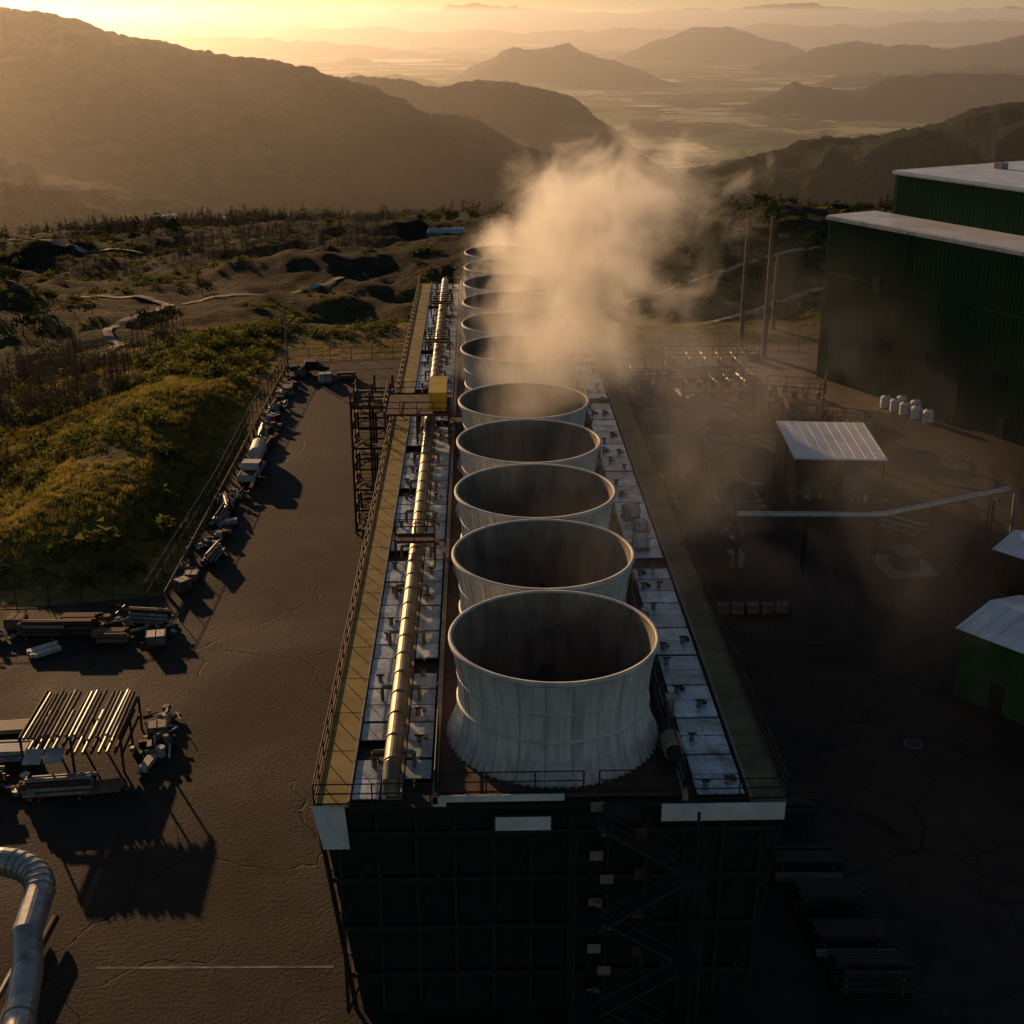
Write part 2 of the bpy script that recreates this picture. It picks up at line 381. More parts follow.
track('dirt_track',[(12,236),(40,246),(66,256),(100,262)],1.2)

# ------------------------------------------------------------------ vegetation
def scatter(tv,tf,P,S):
    n_=len(P); rz=rng.random(n_)*6.283; c,s_=np.cos(rz),np.sin(rz)
    T=tv[None]*S[:,None,None]
    x=T[...,0]*c[:,None]-T[...,1]*s_[:,None]; y=T[...,0]*s_[:,None]+T[...,1]*c[:,None]
    Vv=np.stack([x,y,T[...,2]],-1)+P[:,None,:]
    Ff=(tf[None]+(np.arange(n_)*len(tv))[:,None,None]).reshape(-1,3)
    tt=np.repeat(rng.random(n_),len(tv))*.7+np.tile(np.repeat(rng.random(len(tv)//3+1),3)[:len(tv)],n_)*.3
    return Vv.reshape(-1,3),Ff,tt
def leaves(n_,kind):
    vs=[]
    for q in range(n_):
        if kind=='bush':
            d=rng.normal(size=3); d/=np.linalg.norm(d); r=.45+.55*rng.random(); lump=1+.4*math.sin(3*d[0]*2+1)*math.cos(4*d[1])
            c=d*r*lump*np.array([1,1,.85]); c[2]=abs(c[2])+.05; sz=.14
        elif kind=='grass':
            a=rng.random()*6.283; r=rng.random()**.5; c0=np.array([math.cos(a)*r,math.sin(a)*r,0]); l=np.array([rng.normal()*.3,rng.normal()*.3,.6+.5*rng.random()])
            w=np.array([math.sin(a),-math.cos(a),0])*.1
            vs+= [c0-w,c0+w,c0+l]; continue
        elif kind=='conifer':
            h=rng.random()**1.3; a=rng.random()*6.283; layer=(.75+.25*math.sin(h*30)); r=(1-h)*.30*layer*(.4+.6*rng.random())
            c=np.array([math.cos(a)*r,math.sin(a)*r,.12+h*.88]); sz=.07*(1.25-h)
        elif kind=='oak':
            k=int(rng.random()*6); cc=np.array([[0,0,.8],[.35,.1,.65],[-.35,.15,.62],[.05,-.38,.6],[.1,.35,.7],[-.15,-.2,.9]])[k]
            d=rng.normal(size=3); d/=np.linalg.norm(d); c=cc+d*.28*(.6+.4*rng.random()); sz=.10
        for _ in range(3): vs.append(c+rng.normal(size=3)*sz)
    return np.array(vs),np.arange(len(vs)).reshape(-1,3)
def add_trunk(tv,tf,h,r):
    o=len(tv); vs=[[r,0,0],[-r*.5,r*.87,0],[-r*.5,-r*.87,0],[r*.3,0,h],[-r*.15,r*.26,h],[-r*.15,-r*.26,h]]
    fs=[[0,1,4],[0,4,3],[1,2,5],[1,5,4],[2,0,3],[2,3,5]]
    return np.vstack([tv,vs]),np.vstack([tf,np.array(fs)+o])
def deadtemplate():
    vs=np.zeros((0,3));fs=np.zeros((0,3),int)
    vs,fs=add_trunk(vs,fs,1,.016)
    for q in range(20):
        a=rng.random()*6.28; z=.2+.7*rng.random(); l=.35*(1.15-z); w=.010
        p0=np.array([0,0,z]); p1=np.array([math.cos(a)*l,math.sin(a)*l,z+l*.8]); o=len(vs)
        vs=np.vstack([vs,[p0,p0+[0,0,w*2],p1]]); fs=np.vstack([fs,[[o,o+1,o+2]]])
    return vs,fs
def plant(name,temps,pts,smin,smax,mat,sink=.1):
    pts=np.array(pts); z=theight(pts[:,0],pts[:,1]); P=np.column_stack([pts,z-sink])
    Vs=[];Fs=[];Ts=[];o=0; idx=rng.integers(0,len(temps),len(P))
    for q,(tv,tf) in enumerate(temps):
        p=P[idx==q]; 
        if len(p)==0: continue
        S=smin+(smax-smin)*rng.random(len(p))**1.6
        v,f,t=scatter(tv,tf,p,S); Vs.append(v);Fs.append(f+o);Ts.append(t);o+=len(v)
    npmesh(name,np.vstack(Vs),np.vstack(Fs),[mat],False,np.concatenate(Ts))
def samp(n_,x0,x1,y0,y1,dens_scale,thr,seed,cone=False):
    x=x0+(x1-x0)*rng.random(n_); y=y0+(y1-y0)*rng.random(n_)
    if cone: x=y*x
    d=fbm(x/dens_scale,y/dens_scale,3,seed); k=d>thr
    k&=~((x>-29)&(y<190)); k&=~(y<101)
    pw=np.array([(-60,206),(-62,214),(-57,224),(-64,234),(-72,244),(-70,256),(-63,268),(-66,280),(-80,290),(-55,285),(-44,282),(-34,290)])
    for a,b in pw: k&=np.hypot(x-a,y-b)>4.5
    return np.column_stack([x,y])[k]
bush=[leaves(100,'bush') for _ in range(3)]
con=[add_trunk(*leaves(50,'conifer'),.9,.02) for _ in range(3)]
oak=[add_trunk(*leaves(80,'oak'),.7,.04) for _ in range(3)]
dead=[deadtemplate() for _ in range(4)]
plant('bushes',bush,samp(1700,-95,-28,101,215,14,.50,31),.5,2.1,M['leaf'])
plant('grass_tufts',[leaves(30,'grass') for _ in range(3)],samp(16000,-75,-28,100,190,10,.3,33),.25,.6,M['grass'],.05)
plant('hillside_scrub',bush,samp(6500,-.42,.45,190,520,35,.46,35,True),.5,1.8,M['leaf'])
plant('dead_trees',dead,np.vstack([samp(1700,-110,-48,130,215,25,.42,41),samp(2200,-.32,-.06,330,560,40,.45,43,True)]),3,6.0,M['dead'])
plant('oak_trees',oak,samp(1800,-.4,.45,240,700,40,.50,45,True),2.5,4.5,M['conif'])
plant('conifer_forest',con,np.vstack([samp(13000,-.42,.45,500,1700,110,.40,47,True)]),4.5,9.0,M['conif'],.5)

# ------------------------------------------------------------------ cooling tower
DZ=12.0; XL,XR=-7.5,13.75; Y0,Y1=49.8,171.0
ct=empty('cooling_tower',(3.1,110,0))
def kid(mb,name,smooth=False):
    o=mb.build(name,smooth=smooth); o.parent=ct; o.matrix_parent_inverse=Matrix.Translation((-3.1,-110,0)); return o
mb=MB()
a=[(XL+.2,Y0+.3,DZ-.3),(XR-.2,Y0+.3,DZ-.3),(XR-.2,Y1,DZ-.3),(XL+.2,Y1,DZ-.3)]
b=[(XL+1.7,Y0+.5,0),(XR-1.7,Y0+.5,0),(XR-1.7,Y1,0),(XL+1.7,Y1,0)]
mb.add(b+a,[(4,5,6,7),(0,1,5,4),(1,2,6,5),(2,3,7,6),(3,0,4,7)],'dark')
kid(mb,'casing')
mb=MB()
for k in range(9):
    z=1+k*1.2; off=1.55*(1-z/DZ)
    mb.box((XL+.15+off,(Y0+Y1)/2,z),(.5,Y1-Y0-1,.06),'rust')
    mb.box((XR-.15-off,(Y0+Y1)/2,z),(.5,Y1-Y0-1,.06),'rust')
y=Y0+.6
while y<Y1:
    mb.tube((XL-.05,y,DZ-.3),(XL+1.35,y,0),.12,'black',4); mb.tube((XR+.05,y,DZ-.3),(XR-1.35,y,0),.12,'black',4); y+=3.66
kid(mb,'louvers')
mb=MB()
for k in range(12):
    x=XL+1.0+k*(XR-XL-2)/11
    mb.box((x,Y0+.22,DZ/2-.3),(.16,.16,DZ-1),'black')
for z in (2.5,5.2,7.9,10.4): mb.box(((XL+XR)/2,Y0+.12,z),(XR-XL-3+z*.22,.1,.22),'black')
for k in range(0,11,2):
    x=XL+1.0+k*(XR-XL-2)/11; x2=x+(XR-XL-2)/11
    for z in(0,5.2): mb.tube((x,Y0+.05,z+.3),(x2,Y0+.05,z+5),.07,'black',4)
kid(mb,'front_framing')
mb=MB()
mb.add([(XL-.15,Y0-.02,DZ+.02),(XL+1.35,Y0-.02,DZ-.05),(XL+1.5,Y0-.02,DZ-2.3),(XL+.3,Y0-.02,DZ-2.3)],[(3,2,1,0)],'fascia')
mb.box((.9,Y0+.04,DZ+.25),(5.6,.06,.34),'fascia'); mb.box((-1.9,Y0+.03,DZ+.1),(.6,.06,.5),'fascia')
mb.box((10.9,Y0-.02,DZ-.6),(5.6,.07,.9),'fascia')
mb.box((1.85,Y0-.06,DZ-1.05),(2.5,.05,.7),'fascia')
mb.box((1.85,Y0-.03,DZ-1.05),(2.7,.05,.9),'black')
kid(mb,'fascia_panels')
mb=MB()
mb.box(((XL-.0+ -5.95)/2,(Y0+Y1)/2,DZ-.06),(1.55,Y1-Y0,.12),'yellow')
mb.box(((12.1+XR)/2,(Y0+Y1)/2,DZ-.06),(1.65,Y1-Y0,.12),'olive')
mb.box((3.1,(Y0+Y1)/2,DZ-.2),(18,Y1-Y0,.12),'black')
mb.box((3.5,(Y0+Y1)/2+.2,DZ+.1),(10.9,Y1-Y0-.4,.2),'rust')
for x in(-2.1,9.15): mb.box((x,(Y0+Y1)/2,DZ+.18),(.24,Y1-Y0,.36),'beige')
mb.box((-5.97,(Y0+Y1)/2,DZ+.12),(.1,Y1-Y0,.24),'beige'); mb.box((12.12,(Y0+Y1)/2,DZ+.12),(.1,Y1-Y0,.24),'beige')
y=Y0+1
while y<Y1:
    for x in(-6.72,12.95): mb.box((x,y,DZ+.004),(1.5,.03,.012),'rust')
    y+=3.66
kid(mb,'deck')
mb=MB()
y=Y0+.35
while y<Y1-3:
    L=3.3
    for x0,x1 in((-5.85,-4.65),(-3.55,-2.35),(9.75,11.9)):
        nsub=2
        for q in range(nsub):
            yy=y+(q+.5)*L/nsub
            if random.random()<.05: continue
            mb.box(((x0+x1)/2,yy,DZ+.05+random.random()*.06),(x1-x0,L/nsub-.07,.06),'panel',tint=random.random(),rz=random.uniform(-.006,.006))
    y+=3.43
mb.box((-4.1,(Y0+Y1)/2,DZ-.02),(.95,Y1-Y0-1,.1),'beige')
kid(mb,'basin_panels')
mb=MB()
y=Y0+2
while y<Y1-2:
    for x in(-5.2,-3.0,10.2,11.2):
        if random.random()<.7:
            xx=x+random.uniform(-.2,.2);yy=y+random.uniform(-1.2,1.2)
            mb.tube((xx,yy,DZ+.1),(xx,yy,DZ+.45),.13,'steel',8); mb.path([(xx-.22,yy,DZ+.5),(xx+.22,yy,DZ+.5)],.05,'rust',6)
            if random.random()<.5: mb.box((xx+.3,yy+.35,DZ+.17),(.22,.26,.18),random.choice(['black','steel','rust','beige']),rz=random.random())
    y+=3.4
kid(mb,'distribution_valves')
mb=MB()
mb.rail((XL,Y0,DZ),(XL,Y1,DZ),'rust'); mb.rail((XR,Y0,DZ),(XR,Y1,DZ),'rust')
mb.rail((XL,Y0,DZ),(-2.3,Y0,DZ),'black'); mb.rail((-2.0,Y0+.5,DZ+.2),(4.6,Y0+.5,DZ+.2),'black'); mb.rail((5.3,Y0+.5,DZ+.2),(9.2,Y0+.5,DZ+.2),'black'); mb.rail((9.4,Y0,DZ),(XR,Y0,DZ),'black')
mb.rail((-2.1,Y0+.5,DZ+.36),(-2.1,Y0+6,DZ+.36),'black'); mb.rail((9.15,Y0+.5,DZ+.36),(9.15,Y1,DZ+.36),'black',sp=3)
kid(mb,'handrails')
mb=MB()
mb.box((8.95,(Y0+Y1)/2,DZ+.5),(.18,Y1-Y0-4,.1),'black')
SY=[55.8+10.1*k for k in range(5)]+[113+10.05*k for k in range(6)]
for y in SY:
    mb.path([(9.0,y-3.2,DZ+.85),(9.0,y-2.0,DZ+.85)],.5,'beige',12); mb.box((9.0,y-2.6,DZ+.3),(1.2,1.6,.25),'black')
    mb.tube((9.0,y-3.5,DZ+.85),(9.0,y-3.2,DZ+.85),.35,'black',10)
    mb.box((9.4,y+1.2,DZ+.8),(.45,.6,1.1),'steel'); mb.tube((8.8,y+3,DZ+.2),(8.8,y+3,DZ+2.0),.05,'black')
kid(mb,'fan_motors')
mb=MB()
x0,x1=5.0,8.6; zt=DZ; yy=Y0-1.6
flights=5; hz=DZ/flights
for f in range(flights):
    za=zt-f*hz; d=1 if f%2==0 else -1; xa=x0 if d>0 else x1
    yo=yy-(0 if d>0 else 1.0)
    for q in range(10):
        mb.box((xa+d*(q+.5)*(x1-x0)/10,yo,za-(q+.5)*hz/10),(.3,.85,.04),'black')
    xb=xa+d*(x1-x0)
    for yyy in(yo-.45,yo+.45):
        mb.tube((xa,yyy,za),(xb,yyy,za-hz),.08,'black',4); mb.tube((xa,yyy,za+1),(xb,yyy,za-hz+1),.03,'black',4)
    mb.box((xb+d*.5,yy-.5,za-hz-.03),(1.0,1.95,.06),'black')
for q in range(9):
    mb.box((5.2+.5*(q%2),Y0-.12,DZ-.2-q*1.3),(.62,.05,.5),'beige')
for q in range(4): mb.box((7.2,Y0-.12,DZ-1.6-q*2.2),(.5,.05,.6),'rust')
for x in(x0-1,x1+1):
    for y_ in(yy-1.5,yy+.5): mb.tube((x,y_,0),(x,y_,DZ+.1),.07,'black',4)
mb.box((6.2,Y0-.6,DZ-.05),(1.6,1.2,.08),'black')
kid(mb,'access_stairs')

def stack_mesh():
    prof=[(5.12,0),(5.10,.10),(4.98,.35),(4.80,.75),(4.66,1.3),(4.58,1.85),(4.56,2.05),(4.56,2.6),(4.60,3.3),(4.70,4.1),(4.84,4.8),(4.90,5.1)]
    n=320; vs=[];fs=[];mi=[]
    for r,z in prof:
        for j in range(n):
            rib=.12 if (j%4==0) else 0
            amt=max(.4,1-z/2.4)
            t=2*math.pi*j/n; q=r+rib*amt; vs.append((q*math.cos(t),q*math.sin(t),z))
    for i in range(len(prof)-1):
        for j in range(n): a=i*n+j;b=i*n+(j+1)%n; fs.append((a,b,b+n,a+n)); mi.append(0)
    def ring(rz,m,n=128):
        o=len(vs); k=len(rz)
        for r,z in rz:
            for j in range(n): t=2*math.pi*j/n; vs.append((r*math.cos(t),r*math.sin(t),z))
        for i in range(k-1):
            for j in range(n): a=o+i*n+j;b=o+i*n+(j+1)%n; fs.append((a,b,b+n,a+n)); mi.append(m)
    ring([(4.88,5.05),(5.02,5.06),(5.04,5.12),(5.04,5.22),(5.0,5.28),(4.86,5.28),(4.84,5.2)],2)
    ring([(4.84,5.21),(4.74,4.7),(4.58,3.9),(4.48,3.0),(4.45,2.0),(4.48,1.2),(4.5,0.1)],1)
    ring([(4.55,1.98),(4.69,1.99),(4.69,2.09),(4.55,2.10)],2)
    ring([(4.55,3.42),(4.68,3.43),(4.68,3.48),(4.55,3.49)],2)
    me=bpy.data.meshes.new('fan_stack_shell'); me.from_pydata(vs,[],fs)
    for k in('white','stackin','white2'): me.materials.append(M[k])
    me.polygons.foreach_set('material_index',mi); me.polygons.foreach_set('use_smooth',[m_!=0 for m_ in mi]); me.update(); return me
sm=stack_mesh()
def fan_mesh():
    mb=MB(); mb.path([(0,0,.9),(0,0,1.5)],.7,'black',20); mb.box((0,0,.5),(8.8,.5,.4),'black')
    for k in range(8):
        t=k*math.pi/4
        mb.box((math.cos(t)*2.5,math.sin(t)*2.5,1.3),(3.8,.55,.08),'rust',rz=t,rx=.3)
    o=mb.build('fan'); d=o.data; bpy.data.objects.remove(o); return d
fm=fan_mesh()
for k,y in enumerate(SY):
    e=empty('cooling_fan_stack',(3.5,y,DZ+.2)); e.rotation_euler=(0,0,k*.7)
    for nm,d in(('shell',sm),('fan',fm)):
        o=bpy.data.objects.new(nm,d); scene.collection.objects.link(o); o.parent=e

mb=MB(); px=-4.1; pz=DZ+1.0
mb.path([(px,Y0+.7,pz-.9),(px,Y0+.9,pz-.3),(px,Y0+1.6,pz),(px,101,pz),(px,103,pz+.4),(px,110,pz+.4),(px,112,pz),(px,Y1-3,pz)],.40,'pipe',20)
y=Y0+1.8
while y<Y1-4:
    if not 100<y<113:
        mb.path([(px,y-.04,pz),(px,y+.04,pz)],.45,'pipe',20)
    mb.box((px,y+.9,DZ+.3),(.7,.15,.55),'black')
    if int(y/2.1)%3==0:
        for s_ in(-1,1):
            mb.tube((px,y+1.2,pz),(px+s_*.95,y+1.2,pz-.1),.10,'pipe',8); mb.tube((px+s_*.95,y+1.2,pz-.1),(px+s_*.95,y+1.2,DZ+.1),.10,'pipe',8)
    y+=2.1
mb.build('steam_pipeline',smooth=False)
for yc in (77,131,150):
    mb=MB(); zc=DZ+1.8
    mb.box((px,yc,zc),(2.6,1.3,.08),'rust')
    for x in(px-1.25,px+1.25):
        for y_ in(yc-.6,yc+.6): mb.tube((x,y_,DZ),(x,y_,zc+1.1),.05,'rust',4)
    for y_ in(yc-.6,yc+.6): mb.rail((px-1.25,y_,zc),(px+1.25,y_,zc),'rust',sp=1.2)
    for q in range(6): mb.box((px+1.4+q*.2,yc,zc-.3*q-.2),(.22,1.1,.05),'rust')
    mb.build('pipe_catwalk')
mb=MB(); zc=DZ+2.6
mb.box((-5,105,zc),(5.5,6.5,.12),'rust')
for a_,b_ in(((-7.7,101.8),(-2.3,101.8)),((-7.7,108.2),(-2.3,108.2)),((-7.7,101.8),(-7.7,108.2))): mb.rail((*a_,zc),(*b_,zc),'rust',sp=1.3)
for x in(-7.6,-5,-2.4):
    for y_ in(102,105,108): mb.tube((x,y_,DZ),(x,y_,zc),.09,'rust',4)
mb.box((3.5,104.5,DZ+1.3),(12,1.6,.12),'rust'); mb.rail((-2,103.7,DZ+1.3),(9.5,103.7,DZ+1.3),'rust')
mb.build('crossover_platform')
mb=MB(); mb.box((-3.3,105,zc+.9),(1.3,5,1.5),'ypaint'); mb.box((-3.3,105,zc+1.7),(1.45,5.15,.08),'ypaint')
for q in range(8): mb.box((-3.3,102.9+q*.6,zc+.9),(1.36,.06,1.4),'ypaint')
mb.build('yellow_equipment_cabin')
mb=MB()
X0_,X1_=-11.4,-8.0
for x in(X0_,(X0_+X1_)/2,X1_):
    for y_ in(112.5,115.5,118.5): mb.tube((x,y_,0),(x,y_,DZ+1.6),.11,'rust',4)
for k in range(7):
    z=k*2.0+.3
    for y_ in(112.5,115.5,118.5): mb.tube((X0_,y_,z),(X1_,y_,z),.09,'rust',4)
    for x in(X0_,X1_): mb.tube((x,112.5,z),(x,118.5,z),.09,'rust',4)
    if k<6:
        mb.box(((X0_+X1_)/2,113.2+(k%2)*4.6,z+.05),(3.2,1.2,.07),'rust')
        ya,yb=(113.8,117.4) if k%2==0 else (117.4,113.8)
        for q in range(9):
            t=(q+.5)/9; mb.box((X0_+.9+(k%2)*1.5,ya+(yb-ya)*t,z+2*t),(1.1,.3,.05),'rust')
        mb.tube((X0_,112.5,z),(X0_,118.5,z+2),.05,'rust',4); mb.tube((X0_,112.5,z),(X1_,112.5,z+2),.05,'rust',4)
mb.box(((X0_+X1_)/2+.3,115.5,DZ+.1),(4,6.3,.1),'rust'); mb.rail((X0_,112.4,DZ+.1),(X0_,118.6,DZ+.1),'rust'); mb.rail((X0_,112.4,DZ+.1),(X1_,112.4,DZ+.1),'rust')
mb.build('stair_tower')
for x,y,s in[(10.6,79,1.1),(11.0,82,.9),(10.6,84.6,1.1)]:
    mb=MB(); mb.box((0,0,.1),(s,s,.16),'wood'); mb.box((0,0,s*.4+.18),(s*.92,s*.92,s*.6),'paleblue')
    for q in(-1,1): mb.box((q*s*.3,0,s*.4+.19),(.06,s*.94,s*.62),'black')
    mb.build('wrapped_crate',(x,y,DZ+.12),random.random()*.3)

# ------------------------------------------------------------------ buildings
TH=-1.091
e=empty('green_industrial_building',(45.1,167.4,0)); e.rotation_euler=(0,0,TH)
def bkid(mb,n_,e):
    o=mb.build(n_); o.parent=e; return o
mb=MB(); L,Wd,H1,H2=75,42,21,26.4
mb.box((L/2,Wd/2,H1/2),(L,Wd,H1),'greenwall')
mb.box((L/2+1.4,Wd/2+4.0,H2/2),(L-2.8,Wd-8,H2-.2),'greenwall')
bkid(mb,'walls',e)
mb=MB()
for q in range(int(L/.6)):
    mb.box((q*.6+.4,-.02,H1/2),(.12,.04,H1-.2),'greenwall')
    if q>4: mb.box((q*.6+.4,7.98,(H1+H2)/2),(.12,.04,H2-H1-.4),'greenwall')
for q in range(int(Wd/.9)): mb.box((-.05,q*.9+.4,H1/2),(.1,.22,H1-.2),'greenwall')
for z in (7,14): mb.box((L/2,-.045,z),(L-.3,.05,.1),'green2')
bkid(mb,'cladding_ribs',e)
mb=MB()
mb.box((L/2,3.9,H1+.12),(L+.5,8.1,.2),'roof'); mb.box((L/2,-.2,H1-.12),(L+.6,.3,.42),'paint')
mb.box((L/2+1.4,Wd/2+4,H2+.05),(L-2.2,Wd-7.3,.35),'roof')
mb.box((L/2+1.4,7.72,H2-.05),(L-2.2,.12,.5),'paint')
for q in range(10): mb.box((8+q*7,Wd/2,H2+.6),(1.2,1.2,.8),'steel'); 
bkid(mb,'roofs',e)
mb=MB()
mb.box((9.5,-.12,14),(1.1,.2,1.5),'black'); mb.box((10.3,-.3,13.4),(.5,.6,.5),'rust')
mb.box((22,-.12,2.6),(4.5,.16,5.2),'black'); mb.box((31,-.12,1.2),(1.1,.16,2.3),'black'); 
for q in range(6): mb.box((6+q*6,-.12,6.8),(2,.16,1.1),'glass')
mb.tube((14,-.3,0),(14,-.3,H1),.1,'greenwall',6)
bkid(mb,'doors_and_vents',e)
e=empty('open_shed',(30.7,118,0)); e.rotation_euler=(0,0,-.03)
mb=MB()
mb.add([(-.4,-.4,5.2),(8.6,-.4,5.0),(8.9,10.2,5.5),(-.2,10.2,5.7),(-.4,-.4,5.35),(8.6,-.4,5.15),(8.9,10.2,5.65),(-.2,10.2,5.85)],[(3,2,1,0),(4,5,6,7),(0,1,5,4),(1,2,6,5),(2,3,7,6),(3,0,4,7)],'roof')
for q in range(10): mb.tube((q*.97-.25,-.4,5.335-q*.02),(q*.98-.1,10.1,5.835-q*.02),.025,'roof',4)
bkid(mb,'roof',e)
mb=MB()
for x in(0,4.2,8.4):
    for y in(0,5,10): mb.tube((x,y,0),(x,y,5.2),.12,'rust',6)
mb.box((.05,5,2.4),(.1,9.6,4.6),'wood'); mb.box((4.2,10,2.4),(8.2,.1,4.8),'rust'); mb.box((4.2,.05,4.6),(8.4,.12,.7),'rust')
mb.box((3,4,1),(2.5,3,2),'green2'); mb.box((6.3,5,1.2),(1.8,4,2.3),'beige'); mb.path([(1.5,2,.2),(1.5,2,1.9)],.6,'steel',12)
bkid(mb,'frame_and_walls',e)
def small_building(name,loc,rz,L,W,H,roofk='roof',wallk='greenwall'):
    e=empty(name,loc); e.rotation_euler=(0,0,rz)
    mb=MB(); mb.box((L/2,W/2,H/2),(L,W,H),wallk)
    for q in range(int(L/.6)): mb.box((q*.6+.3,-.03,H/2),(.12,.06,H-.1),wallk)
    for q in range(int(W/.6)): mb.box((-.03,q*.6+.3,H/2),(.06,.12,H-.1),wallk)
    bkid(mb,'walls',e)
    mb=MB(); h=.9
    mb.add([(-.3,-.3,H+.05),(L+.3,-.3,H+.05),(L+.3,W/2,H+h),(-.3,W/2,H+h),(L+.3,W+.3,H+.05),(-.3,W+.3,H+.05)],[(0,1,2,3),(3,2,4,5)],roofk)
    mb.add([(-.02,0,H),(-.02,W,H),(-.02,W/2,H+h-.06)],[(0,2,1)],wallk)
    for q in range(int(L/1.2)): mb.tube((q*1.2,-.3,H+.09),(q*1.2,W/2,H+h+.04),.035,roofk,4)
    bkid(mb,'roof',e)
    mb=MB(); mb.box((L*.3,-.09,1.1),(1.1,.08,2.2),'black'); mb.box((L*.65,-.09,1.9),(2.6,.08,3.6 if H>4.5 else 2.4),'black'); mb.box((-.09,W*.5,H*.6),(.08,1.6,.9),'glass'); bkid(mb,'doors_and_windows',e)
M['greenshed']=simple('green_shed_cladding',(.03,.10,.03),(.05,.15,.05),.5,.7)
small_building('green_shed',(33.4,80.6,0),-.9,11,8,5.2,'roof','greenshed')
small_building('equipment_hut',(42.9,98.5,0),-.9,9,6,3.6,'roof','black')
small_building('white_roof_hut',(-13,350,theight(-13,350).item()-.3),-.2,9,5,3,'paleblue','beige')
small_building('farm_building',(-9,362,theight(-9,362).item()-.3),.3,6,4,3,'roof','beige')
for x,y in[(-330,1500),(-300,1530),(-355,1480),(-150,1700),(60,1950)]:
    small_building('farm_building',(x,y,theight(x,y).item()-1),random.random(),22,12,6,'roof','paint')

mb=MB(); z=5.3
mb.path([(22,102.9,z),(33.5,102.4,z),(34.6,102.6,z),(47.4,108.2,z+.1),(48.4,108.7,z-.4),(48.6,108.8,0)],.26,'pipes',14)
mb.path([(22,103.9,z-.5),(34,103.3,z-.5),(47.5,109.2,z-.4)],.1,'rust',8)
for x,y in[(22.2,102.9),(28,102.6),(34,102.4),(40,105),(46,107.6)]:
    mb.tube((x,y,0),(x,y,z-.3),.14,'black',6); mb.box((x,y,z-.45),(.2,1.8,.2),'black'); mb.tube((x,y+.9,0),(x,y+.9,z-.4),.1,'black',6)
mb.build('elevated_pipeline')
mb=MB()
pts=[(-45,55.8,5),(-24.2,55.8,5)]+[(-24.2+2.4*math.sin(t),53.4+2.4*math.cos(t),5-.25*t) for t in [q*math.pi/16 for q in range(1,9)]]+[(-21.6,51,4.4),(-21.2,49.5,3.6),(-20.9,47.5,3.1),(-19.2,38,3.0),(-17.5,28,3.0)]
mb.path(pts,.72,'pipes',24)
for x in range(10): mb.path([(-44+x*2,55.8,5),(-43.9+x*2,55.8,5)],.77,'steel',24)
for q in range(10):
    y=46.8-q*.9*2; x=-20.9+(47.5-y)*.178
    mb.path([(x,y,3.06),(x+.018,y-.1,3.06)],.77,'steel',24)
for q in range(1,8): 
    p=Vector(pts[1+q]); d=(Vector(pts[2+q])-p).normalized()*.07; mb.path([p,p+d],.76,'steel',24)
for x,y,h in[(-30,55.8,4.3),(-38,55.8,4.3),(-20.6,46,2.4),(-19,37,2.4)]:
    mb.box((x,y,h/2),(.3,.3,h),'black'); mb.box((x,y,h-.1),(1.8,.3,.2),'black')
mb.path([(-22.5,57,.6),(-22.8,50,.6),(-21.5,40,.6)],.2,'rust',10); mb.path([(-23.3,57,.5),(-23.6,50,.5),(-22.3,40,.5)],.15,'steel',10)
mb.build('insulated_pipe')
for x,y,h in[(38,183,19.5),(40.3,178,19.5),(45.5,196,11)]:
    mb=MB(); mb.path([(0,0,-1),(0,0,h)],[.42,.28],'wood',10)
    for z_ in (h-.6,): mb.box((0,.0,z_),(1.0,.14,.14),'wood',rz=1.2)
    mb.tube((.3,0,0),(.3,0,h-2),.05,'black',4)
    mb.build('utility_pole',(x,y,0))
mb=MB(); mb.path([(0,0,0),(0,0,9)],[.12,.08],'steel',8); mb.box((0,0,.2),(.5,.5,.4),'concrete'); mb.tube((0,0,8.8),(.9,0,9),.04,'steel'); mb.box((1.1,0,9),(.6,.25,.12),'steel'); mb.build('lamp_post',(-26,174,0))
for k,(x,y) in enumerate([(50.0,152.5),(50.7,151.0),(51.4,149.5),(52.3,147.9),(53.2,146.3),(51.9,152.3),(53.0,150.4)]):
    mb=MB(); mb.path([(0,0,.1),(0,0,1.3),(0,0,1.5)],[.65,.65,.4],'fascia',16); mb.path([(0,0,1.5),(0,0,1.65)],.2,'black',8); mb.box((0,0,.05),(1.3,1.3,.1),'wood'); mb.build('chemical_tank',(x,y,.02))

def fence(pts,name='chain_link_fence',k='steel',h=2.0):
    mb=MB()
    for a_,b_ in zip(pts[:-1],pts[1:]):
        a_=Vector(a_);b_=Vector(b_);L_=(b_-a_).length;n_=max(1,int(L_/2.6))
        for q in range(n_+1):
            p=a_.lerp(b_,q/n_); mb.tube(p,p+Vector((0,0,h)),.05,k,4)
        for hh in(.1,h/2,h): mb.tube(a_+Vector((0,0,hh)),b_+Vector((0,0,hh)),.025,k,4)
        n2=int(L_/.35)
        for q in range(n2):
            p=a_.lerp(b_,q/n2); p2=a_.lerp(b_,min(1,(q+3)/n2)); mb.tube(p,p2+Vector((0,0,h)),.006,k,3); mb.tube(p+Vector((0,0,h)),p2,.006,k,3)
    mb.build(name)
fence([(-90,96,0),(-27.2,97.3,0),(-26.6,125,0),(-26.9,150,0),(-26.2,176,0),(-9,179,0)],k='rust')
fence([(15,183,0),(46,181,0)],k='rust')
mb=MB()
for q in range(34):
    y=99+q*2.2; mb.box((-25.9+.2*math.sin(q),y,.4),(.25,.25,.8),'wood')
mb.box((-25.9,135,.75),(.1,74,.25),'wood'); mb.build('guard_barrier')

